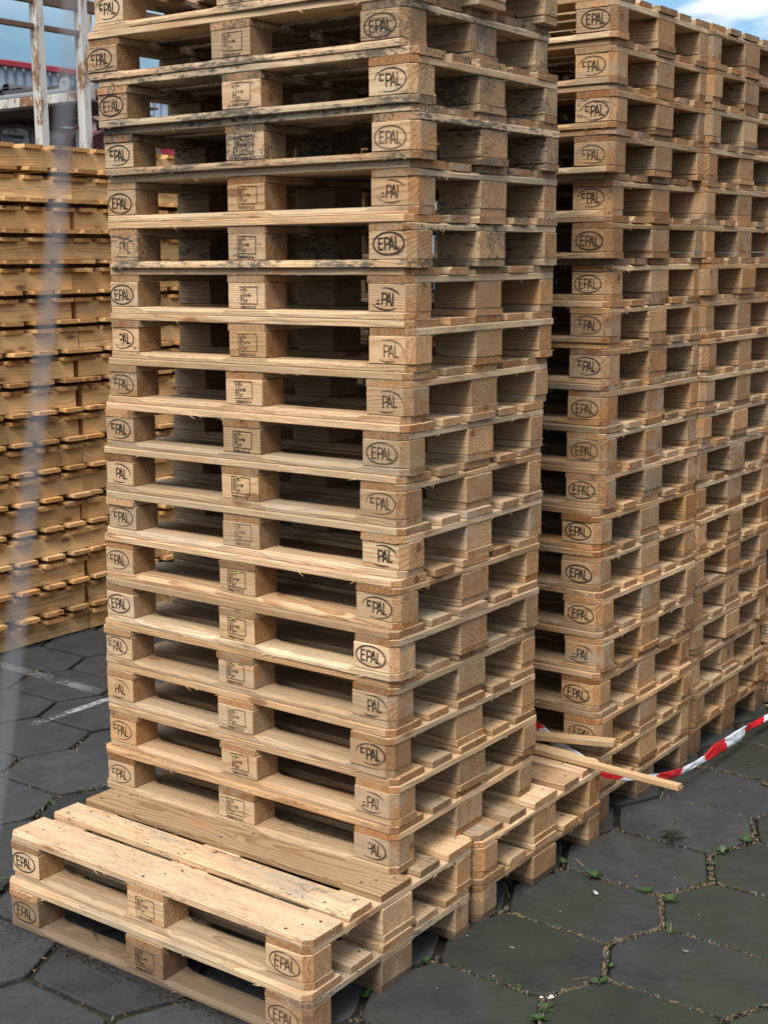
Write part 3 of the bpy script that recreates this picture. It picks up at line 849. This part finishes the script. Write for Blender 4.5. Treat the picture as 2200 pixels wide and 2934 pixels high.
scrap('paper_scrap', 1.405, 1.205, .015, WHITE, 'small white scrap of paper on a paver', 'scrap')
scrap('dead_leaf', 1.46, 1.385, .012, BROWN, 'small brown dead leaf in the middle of a paver', 'leaf')
scrap('pebble', 1.37, .74, .009, STRAW[2], 'grey pebble on the paver in front of the base pallets', 'pebble')
scrap('pebble', 1.80, 1.02, .012, STRAW[2], 'pale grey pebble beside the grass tuft', 'pebble')
scrap('dead_leaf', 1.50, 2.42, .02, BROWN, 'dark curled leaf beyond the barrier tape', 'leaf')
scrap('dead_leaf', 1.175, 3.33, .025, simple('tan_leaf', (.21, .12, .055), .7), 'tan dry leaf at the foot of the low far stack', 'leaf')
scrap('dead_leaf', .12, -.33, .012, simple('red_leaf', (.08, .035, .03), .7), 'reddish dead leaf on the paver before the front pallet', 'leaf')

# ------------------------------------------------------------------ loose slats on the base pallet
def slat(name, pts, w, t, lab, notch=None, color=(.3, .1, .15, 1)):
    a, b = Vector(pts[0]), Vector(pts[1]); L = (b-a).length
    bm = bmesh.new(); secs = []
    n = 14
    for i in range(n+1):
        x = -L/2+L*i/n; ww = w if not notch or x < notch-L/2 else w*.46
        if notch and x >= notch-L/2: y0, y1 = -w/2, -w/2+ww
        else: y0, y1 = -w/2, w/2
        j = lambda: jit(.0012)
        e = .002
        secs.append([(x, y0+e, 0), (x, y1-e, 0), (x, y1+j(), e), (x, y1+j(), t-e), (x, y1-e, t), (x, y0+e, t), (x, y0+j(), t-e), (x, y0+j(), e)])
    loft(bm, secs)
    for _ in range(14):
        y = R.uniform(-w/2, (-w/2+w*.46) if notch else w/2); s = Vector((L/2-.002, y, R.uniform(0, t))); l = R.uniform(.004, .018)
        tip = s+Vector((l, jit(.004), jit(.006))); q = .0009
        vs = [bm.verts.new(p) for p in (s+Vector((0, -q, 0)), s+Vector((0, q, 0)), s+Vector((0, 0, q)), tip)]
        for f in ((0, 1, 3), (1, 2, 3), (2, 0, 3)): bm.faces.new([vs[i] for i in f])
    d = b-a
    o = link(name, mesh_from(bm, name, [WOOD]), None, (a+b)/2, (0, -math.atan2(d.z, math.hypot(d.x, d.y)), math.atan2(d.y, d.x)), color)
    tag(o, lab, 'slat', 'loose slats on the base pallet')
    return o
slat('loose_slat', ((.35, 1.40, .312), (1.235, 1.655, .330)), .045, .022, 'shorter loose slat, the upper one, resting behind the front stack', color=(.75, .2, .55, 1))
slat('loose_slat', ((.30, 1.585, .2885), (1.556, 1.512, .293)), .060, .020, 'long split slat sticking out over the paving past the barrier tape', notch=.88, color=(.75, .08, .35, 1))

# ------------------------------------------------------------------ barrier tape
RED, WHT = simple('tape_red', (.40, .008, .016), .35, var=.06), simple('tape_white', (.47, .51, .55), .35, var=.05)
edges = [((.85, 1.615, .397), (.863, 1.615, .371)), ((.94, 1.615, .376), (.947, 1.615, .338)), ((.992, 1.62, .346), (.978, 1.62, .306)), ((1.059, 1.625, .308), (1.03, 1.625, .269)),
         ((1.13, 1.638, .275), (1.13, 1.629, .242)), ((1.19, 1.639, .240), (1.19, 1.644, .208)), ((1.21, 1.736, .205), (1.21, 1.714, .180)), ((1.235, 1.854, .162), (1.235, 1.849, .136)),
         ((1.25, 1.972, .133), (1.25, 1.98, .107)), ((1.26, 2.08, .114), (1.26, 2.09, .074)), ((1.265, 2.183, .098), (1.268, 2.213, .067)), ((1.266, 2.353, .088), (1.276, 2.423, .056)),
         ((1.27, 2.447, .110), (1.28, 2.535, .049)), ((1.27, 2.567, .103), (1.28, 2.642, .046)), ((1.27, 2.675, .100), (1.28, 2.744, .048)), ((1.27, 2.80, .090), (1.27, 2.812, .056)),
         ((1.26, 2.916, .074), (1.28, 2.932, .050)), ((1.27, 3.018, .073), (1.29, 3.023, .054)), ((1.28, 3.177, .063), (1.29, 3.19, .032)), ((1.36, 3.60, .05), (1.38, 3.60, .02))]
def catmull(P, t):
    n = len(P)-1; i = min(int(t), n-1); f = t-i
    p0, p1, p2, p3 = (Vector(P[max(0, min(n, i+k))]) for k in (-1, 0, 1, 2))
    return .5*((2*p1)+(-p0+p2)*f+(2*p0-5*p1+4*p2-p3)*f*f+(-p0+3*p1-3*p2+p3)*f*f*f)
bm = bmesh.new(); N = 190; rows = []; s = 0; prev = None; ss = []
for i in range(N+1):
    t = i/N*(len(edges)-1); a = catmull([e[0] for e in edges], t); b = catmull([e[1] for e in edges], t)
    c = (a+b)/2
    if prev is not None: s += (c-prev).length
    prev = c; ss.append(s); row = []
    for k in range(6):
        p = c.lerp(a.lerp(b, k/5), .86)
        fold = mnoise.noise(Vector((s*16, k*.7, 1.)))*.009*(1-abs(k-2.5)/3) + mnoise.noise(Vector((s*55, k*1.3, 4.)))*.0035
        row.append(bm.verts.new(p+Vector((fold+.004, fold*.3, 0))))
    rows.append(row)
for i in range(N):
    for k in range(5):
        f = bm.faces.new((rows[i][k], rows[i][k+1], rows[i+1][k+1], rows[i+1][k])); f.smooth = True
        q = (ss[i]+ss[i+1])/2 + (k-2)*.010
        f.material_index = 0 if int((q+.10)/.205) % 2 == 0 else 1
o = link('barrier_tape', mesh_from(bm, 'barrier_tape', [RED, WHT])); tag(o, 'red and white striped barrier tape sagging across the paving by the stacks', 'barrier tape')
md = o.modifiers.new('thickness', 'SOLIDIFY'); md.thickness = .0004

# ------------------------------------------------------------------ out-of-focus wire close to the lens
bm = bmesh.new()
near = [(2.838, -2.066, 2.33), (2.8466, -2.0961, 2.1606), (2.8496, -2.1026, 2.1226), (2.8508, -2.1075, 2.0973), (2.8521, -2.1131, 2.0692), (2.8542, -2.1223, 2.0225), (2.8546, -2.1295, 1.9897),
          (2.8551, -2.1335, 1.9708), (2.8558, -2.1415, 1.9335), (2.8565, -2.1489, 1.9004), (2.8576, -2.1543, 1.8723), (2.858, -2.1621, 1.8372), (2.8576, -2.1721, 1.795), (2.85, -2.20, 1.6), (2.84, -2.22, 1.2), (2.84, -2.22, 0)]
cc_ = Vector((3.30068, -2.50112, 2.02009))
near = [cc_+(Vector(p)-cc_)*.76 for p in near[:-3]] + [Vector((2.955, -2.275, 1.72)), Vector((2.95, -2.285, 1.2)), Vector((2.95, -2.285, 0))]
tube(bm, near, .00105, 8)
o = link('fence_wire', mesh_from(bm, 'fence_wire', [simple('galvanised', (.15, .156, .175), .7, .0)], True)); tag(o, 'thin grey fence wire very close to the camera, out of focus', 'wire')

# ------------------------------------------------------------------ rusty white rack
def rusty():
    t = NT('rusty_white_paint')
    co = t.n('ShaderNodeTexCoord').outputs['Object']
    rnd = t.n('ShaderNodeObjectInfo').outputs['Random']
    ps = t.vec('ADD', co, t.comb(t.math('MULTIPLY', rnd, 13.), 0., t.math('MULTIPLY', rnd, 7.)))
    a = t.noise(t.vec('MULTIPLY', ps, (11., 11., 2.6)), 1., 5., .66); f = t.noise(ps, 70., 4., .7)
    m = t.sstep(t.math('ADD', a, t.math('MULTIPLY', t.math('SUBTRACT', f, .5), .3)), .535, .61)
    m2 = t.sstep(t.math('ADD', a, t.math('MULTIPLY', t.math('SUBTRACT', f, .5), .3)), .49, .60)
    c = t.mix(f, (.34, .355, .36), (.42, .425, .41))
    c = t.mix(t.math('MULTIPLY', m2, .6), c, (.33, .21, .09)); c = t.mix(m, c, t.mix(f, (.07, .03, .014), (.22, .09, .022)))
    return t.bsdf(c, .6, bump=m, bstr=.3, bdist=.002)
RUST = rusty()
RUSTD = simple('brown_rusty_steel', (.09, .05, .034), .75, var=.45, scale=14)
rack = empty('steel_rack', (-5.04, 5.0, 0)); tag(rack, 'tall rusty white steel rack with shelves behind the fresh timber pallets', 'rack')
def rbox(nm, parent, x0, x1, y0, y1, z0, z1, mat, e=.004):
    bm = bmesh.new(); cx, cy, cz = (x0+x1)/2, (y0+y1)/2, z0
    box(bm, x0-cx, x1-cx, y0-cy, y1-cy, 0, z1-z0, 0, e)
    pl = parent.location if parent else (0, 0, 0)
    return link(nm, mesh_from(bm, nm, [mat]), parent, (cx-pl[0], cy-pl[1], cz-pl[2]))
posts = [(-5.0, 4.478), (-5.0, 4.905)]
for px, py in posts: rbox('post', rack, px-.078, px, py, py+.078, 0, 4.8, RUST, .006)
rbox('post', rack, -6.46, -6.38, 4.478, 4.556, 0, 4.8, RUST, .006)
rbox('post', rack, -6.46, -6.38, 6.2, 6.278, 0, 4.8, RUST, .006)
rbox('post', rack, -5.078, -5.0, 6.2, 6.278, 0, 4.8, RUST, .006)
rbox('rail', rack, -5.062, -5.02, 3.3, 6.3, 3.712, 3.752, RUSTD)
rbox('rail', rack, -5.062, -5.02, 4.2, 6.3, 3.895, 3.985, RUSTD)
rbox('crossbar', rack, -6.38, -5.078, 5.22, 5.28, 3.305, 3.365, RUST)
rbox('crossbar', rack, -8.2, -5.078, 5.05, 5.10, 3.262, 3.335, RUST)
rbox('shelf', rack, -8.1, -5.10, 5.12, 5.80, 3.245, 3.262, RUSTD)
def bar(nm, parent, a, b, r, mat):
    pl = Vector(parent.location); bm = bmesh.new(); tube(bm, [Vector(a)-pl, Vector(b)-pl], r, 4)
    return link(nm, mesh_from(bm, nm, [mat]), parent)
bar('brace', rack, (-6.1, 5.9, 3.30), (-5.1, 5.9, 2.85), .022, RUSTD)
GALV = simple('grey_steel', (.26, .28, .30), .5, .3); DARK = simple('dark_steel', (.035, .037, .042), .6); GREYP = simple('grey_sheet', (.13, .14, .155), .6)
# lugged steel frames lying on the shelf
def lug_frame(x, y, z, lab):
    r = empty('lug_frame', (x, y, z)); tag(r, lab, 'steel frame', 'lugged steel frames on the rack')
    bm = bmesh.new(); box(bm, -.55, .55, -.02, .02, 0, .018, 0, .002); box(bm, -.55, .55, -.018, .3, -.012, 0, 0, .002); link('flange', mesh_from(bm, 'flange', [GALV]), r)
    bm = bmesh.new(); box(bm, -.35, .45, .06, .16, .018, .065, 0, .003); link('beam', mesh_from(bm, 'beam', [DARK]), r)
    for px in (-.40, .50):
        bm = bmesh.new(); n = 14; pts = [(-.055, 0), (-.055, .045), (-.025, .085), (.035, .085), (.06, .05), (.06, 0)]
        hole = [(.0+.016*math.cos(2*PI*k/n), .045+.016*math.sin(2*PI*k/n)) for k in range(n)]
        for yy in (0, .012):
            vo_ = [bm.verts.new((p[0], yy, p[1])) for p in pts]; vh = [bm.verts.new((p[0], yy, p[1])) for p in hole]
            es = [bm.edges.new((vo_[k], vo_[(k+1) % 6])) for k in range(6)] + [bm.edges.new((vh[k], vh[(k+1) % n])) for k in range(n)]
            bmesh.ops.triangle_fill(bm, use_beauty=True, edges=es)
        bm.verts.ensure_lookup_table(); vv = list(bm.verts); m = 6+n
        for k in range(6): bm.faces.new((vv[k], vv[(k+1) % 6], vv[m+(k+1) % 6], vv[m+k]))
        for k in range(n): bm.faces.new((vv[6+k], vv[6+(k+1) % n], vv[m+6+(k+1) % n], vv[m+6+k]))
        link('lug', mesh_from(bm, 'lug', [GALV]), r, (px, -.006, .018))
lug_frame(-6.05, 5.20, 3.375, 'grey steel frame with holed lugs lying on the rusty rack')
# corrugated dark sheets
def corr_profile(n, pitch, d):
    pts = []
    for i in range(n):
        x = i*pitch; pts += [(x, 0), (x+pitch*.42, 0), (x+pitch*.52, d), (x+pitch*.78, d), (x+pitch*.88, 0)]
    return pts
bm = bmesh.new(); pr = corr_profile(7, .24, .045)
for k in range(3):
    z = k*.032
    A = [bm.verts.new((-p, 0, z+q)) for p, q in pr]; B = [bm.verts.new((-p, 1.4, z+q)) for p, q in pr]
    A2 = [bm.verts.new((-p, 0, z+q-.006)) for p, q in pr]; B2 = [bm.verts.new((-p, 1.4, z+q-.006)) for p, q in pr]
    for i in range(len(pr)-1):
        bm.faces.new((A[i], A[i+1], B[i+1], B[i])); bm.faces.new((A2[i], A2[i+1], B2[i+1], B2[i])); bm.faces.new((A[i], A2[i], A2[i+1], A[i+1]))
o = link('corrugated_sheets', mesh_from(bm, 'corrugated_sheets', [simple('dark_sheet', (.045, .05, .055), .5)]), None, (-6.60, 5.58, 3.452)); tag(o, 'dark corrugated roofing sheets stacked on the rack', 'roofing sheets')
rbox('plank', None, -8.05, -6.35, 5.50, 6.4, 3.2635, 3.45, DARK); bpy.data.objects['plank'].name = 'dark_crate'; tag(bpy.data.objects['dark_crate'], 'dark flat crate under the corrugated roofing sheets', 'crate')
o = rbox('steel_bin', None, -7.72, -7.0, 6.85, 7.6, 3.357, 3.475, GREYP, .01); tag(o, 'dark grey steel bin between the two rack posts', 'bin')
bm = bmesh.new()
for _ in range(1):
    secs = [[(x, y, .0) for x, y in ()]]
bm.free()
o = rbox('white_sheet', None, -7.70, -7.25, 6.9, 7.2, 3.477, 3.57, simple('white_plastic', (.45, .47, .49), .5), .03); tag(o, 'crumpled white plastic bundle on the dark steel bin', 'bundle')
# dark uprights and packs of wrapped paving stones beyond
frame = empty('black_frame', (-8.3, 7.2, 0)); tag(frame, 'dark steel frame with uprights and rails behind the white rack', 'frame')
for x, w_ in ((-8.565, .065), (-8.35, .06), (-7.02, .03), (-5.2, .05)): rbox('upright', frame, x-w_, x+w_, 7.15, 7.25, 0, 3.60, DARK)
rbox('rail', frame, -11., -5.1, 7.17, 7.23, 3.30, 3.355, DARK)
def foil(name, col, col2):
    t = NT(name); co = t.n('ShaderNodeTexCoord').outputs['Object']
    f = t.noise(co, 9., 4., .65); st = t.math('GREATER_THAN', t.noise(t.vec('MULTIPLY', co, (1., 1., .4)), 2.1, 1., .4), .56)
    c = t.mix(st, (*col, 1), (*col2, 1)); c = t.mix(f, c, t.mix(1., c, (.6, .6, .62, 1), 'MULTIPLY'))
    return t.bsdf(c, .3, bump=f, bstr=.8, bdist=.02)
PACK = foil('wrapping_foil', (.25, .02, .035), (.36, .36, .38)); PACKG = foil('grey_foil', (.52, .53, .56), (.62, .62, .65))
INK = simple('black_ink', (.02, .02, .022), .6)
def pack(x, y, z0, w, d, h, lab, text, mats):
    r = empty('paving_pack', (x, y, z0), (0, 0, 0)); tag(r, lab, 'pack', 'wrapped packs of paving stones')
    bm = bmesh.new(); n = 12; secs = []
    for i in range(n+1):
        t = i/n; xx = -w/2+w*t; hh = h*(1+.06*math.sin(3*PI*t+1.))-.10*h*abs(2*t-1)**3; e = .04
        j = lambda: jit(.008)
        secs.append([(xx, -d/2+j(), 0), (xx, d/2, 0), (xx, d/2, hh-e), (xx, d/2-e, hh+j()), (xx, -d/2+e, hh+j()), (xx, -d/2+j(), hh-e)])
    loft(bm, secs)
    link('wrapping', mesh_from(bm, 'wrapping', [mats]), r)
    if text:
        bm = bmesh.new(); v = [bm.verts.new(p) for p in ((-.175, 0, -.012), (.215, 0, -.030), (.20, 0, .090), (.10, 0, .118), (-.05, 0, .128), (-.155, 0, .112))]; bm.faces.new(v)
        lb = link('label_panel', flip_to(bm, 'label_panel', [PACKG]), r, (.235, -d/2-.014, h-.135))
        bm = bmesh.new(); add_text(bm, 'KLOSTERMANN', 0, 0, .044, .92)
        for q in range(4): ribbon(bm, [(.0, -.014-q*.008), (.285-.03*(q % 2), -.014-q*.008)], .0026)
        for q in range(4): ribbon(bm, arc(.03+.016*q, .02+.007*q, 40, 140, .13, .045, 8), .0022)
        ribbon(bm, arc(.011, .008, 0, 360, .185, .062, 10), .008)
        for v in bm.verts: v.co.z -= v.co.x*.10; v.co.x -= .145; v.co.z += .052
        link('lettering', flip_to(bm, 'lettering', [INK]), lb, (0, -.004, 0))
    return r
pack(-6.93, 6.0, 2.60, 1.1, .8, .59, 'red and white wrapped pack with a black printed name on a pale label', True, PACK)
pack(-5.86, 6.22, 2.60, .9, .8, .555, 'grey and red wrapped pack of paving between the rack posts', False, PACK)
pack(-4.7, 6.3, 2.60, 1.0, .8, .50, 'wrapped pack seen through the gap beside the front stack', False, PACK)
deck = empty('pack_platform', (-6.2, 6.1, 0)); tag(deck, 'dark steel platform carrying the wrapped packs', 'platform')
rbox('deck', deck, -9., -3.9, 5.6, 6.75, 2.54, 2.598, DARK)
for x in (-8.9, -6.3, -4.0): rbox('leg', deck, x-.05, x+.05, 5.65, 5.75, 0, 2.54, DARK)
sg = empty('sign_post', (-5.74, 5.50, 0)); tag(sg, 'white narrow post with a small red sign beside the rusty rack post', 'sign post')
rbox('post', sg, -5.768, -5.705, 5.48, 5.52, 0, 3.165, simple('white_post_paint', (.46, .49, .52), .5))
pn = rbox('sign_panel', sg, -5.762, -5.711, 5.466, 5.476, 3.108, 3.156, simple('sign_red', (.42, .02, .04), .5), .001)
bm = bmesh.new(); add_text(bm, '310', -.019, .015, .022, .9); link('lettering', flip_to(bm, 'sign_lettering', [simple('sign_white', (.8, .8, .8), .5)]), pn, (0, -.0065, 0))

# ------------------------------------------------------------------ warehouse
wh = empty('warehouse', (-20, 20, 0)); tag(wh, 'pale blue corrugated warehouse with a red roof edge', 'warehouse')
bm = bmesh.new(); pr = []
y = -26.
while y < 34:
    pr += [(y, 0), (y+.115, 0), (y+.14, -.07), (y+.205, -.07)]; y += .23
A = [bm.verts.new((q, p, 0)) for p, q in pr]; B = [bm.verts.new((q, p, 5.97)) for p, q in pr]
for i in range(len(pr)-1): bm.faces.new((A[i], A[i+1], B[i+1], B[i]))
link('wall', mesh_from(bm, 'warehouse_wall', [simple('blue_cladding', (.37, .46, .57), .45, var=.05, scale=.6)]), wh)
bm = bmesh.new(); box(bm, -22, -.09, -26, 34, 0, 5.85, 0); link('body', mesh_from(bm, 'warehouse_body', [simple('plain_cladding', (.30, .37, .45), .5)]), wh)
bm = bmesh.new(); box(bm, -.03, .14, -26.1, 34.1, 5.925, 6.045, 0, .01); link('roof_edge', mesh_from(bm, 'roof_edge', [simple('red_trim', (.26, .013, .028), .45, var=.06, scale=1)]), wh)

# ------------------------------------------------------------------ sky, sun, camera
SUN_EL, SUN_AZ = math.radians(51), math.radians(164)     # azimuth clockwise from +y
w = bpy.data.worlds.new('World'); sc.world = w; w.use_nodes = True
nt = w.node_tree; nt.nodes.clear()
class WT(NT):
    def __init__(s): s.t = nt
t = WT()
out = t.n('ShaderNodeOutputWorld'); bg = t.n('ShaderNodeBackground')
sky = t.n('ShaderNodeTexSky'); sky.sky_type = 'NISHITA'; sky.sun_disc = False; sky.sun_elevation = SUN_EL; sky.sun_rotation = SUN_AZ
sky.air_density = 1.2; sky.dust_density = .8
d = t.n('ShaderNodeTexCoord').outputs['Generated']
n1 = t.noise(t.vec('MULTIPLY', d, (1., 1., 2.2)), 3.1, 6., .56); n2 = t.noise(t.vec('MULTIPLY', d, (1., 1., 2.)), 1.3, 3., .5)
bright = t.vec('DOT_PRODUCT', d, (.55, .80, .1))
zz = t.sep(d)[2]
ahead = t.sstep(t.vec('DOT_PRODUCT', d, (-.593, .805, 0.)), .45, .80)        # the open sky over the yard; elsewhere buildings-side overcast
cover = t.sstep(t.math('ADD', t.math('ADD', n1, t.math('MULTIPLY', n2, .35)), t.math('MULTIPLY', bright, -.06)), .50, .70)
lit = t.sstep(t.math('ADD', bright, t.math('MULTIPLY', t.math('SUBTRACT', n1, .5), .8)), .08, .50)
low = t.mix(t.sstep(t.math('ADD', zz, t.math('MULTIPLY', t.math('SUBTRACT', n1, .5), .30)), .07, .26), (.62, 1.42, 2.15, 1), (2.7, 3.55, 4.2, 1))
cloud = t.mix(lit, low, (4.6, 4.8, 5.0, 1))
blue = t.mix(lit, low, (1.45, 2.75, 4.0, 1))
front = t.mix(t.sstep(t.noise(t.vec('MULTIPLY', d, (1., 1., 3.)), 5.2, 5., .55), .40, .50), blue, cloud)
over = t.mix(t.sstep(zz, -.02, .85), (1.7, 1.9, 2.15, 1), (9.4, 9.7, 10.2, 1))  # overcast: zenith about three times the horizon and more
over = t.mix(t.math('MULTIPLY', t.math('SUBTRACT', 1., cover), .25), over, sky.outputs[0])
col = t.mix(t.math('MULTIPLY', ahead, t.math('SUBTRACT', 1., t.sstep(zz, .30, .60))), over, front)
t.set(bg.inputs['Color'], col); bg.inputs['Strength'].default_value = .10
nt.links.new(bg.outputs[0], out.inputs[0])
su = bpy.data.lights.new('sun', 'SUN'); su.energy = 2.45; su.angle = math.radians(22); su.color = (1., .93, .83)
so = bpy.data.objects.new('sun', su); COL.objects.link(so)
dirv = Vector((math.sin(SUN_AZ)*math.cos(SUN_EL), math.cos(SUN_AZ)*math.cos(SUN_EL), math.sin(SUN_EL)))
so.rotation_euler = dirv.to_track_quat('Z', 'Y').to_euler(); so.location = dirv*30

yaw, pitch, roll = -6.35686040e-01, -1.83076420e-01, -6.98980842e-03
f = Vector((math.sin(yaw)*math.cos(pitch), math.cos(yaw)*math.cos(pitch), math.sin(pitch)))
r = Vector((math.cos(yaw), -math.sin(yaw), 0)); u = r.cross(f)
c, s = math.cos(roll), math.sin(roll); r2, u2 = c*r+s*u, -s*r+c*u
cam = bpy.data.cameras.new('camera'); co = bpy.data.objects.new('camera', cam); COL.objects.link(co)
m = Matrix((r2, u2, -f)).transposed().to_4x4(); m.translation = Vector((3.30068225, -2.50111802, 2.02008696)); co.matrix_world = m
cam.sensor_fit = 'HORIZONTAL'; cam.sensor_width = 24; cam.lens = 3912.67/2200*24
cam.clip_start = .05; cam.clip_end = 400
cam.dof.use_dof = True; cam.dof.focus_distance = 4.6; cam.dof.aperture_fstop = 5.6
sc.camera = co
sc.view_settings.view_transform = 'Standard'; sc.view_settings.look = 'None'; sc.view_settings.exposure = 1.18; sc.view_settings.gamma = 1
sc.render.resolution_x, sc.render.resolution_y = 767, 1024
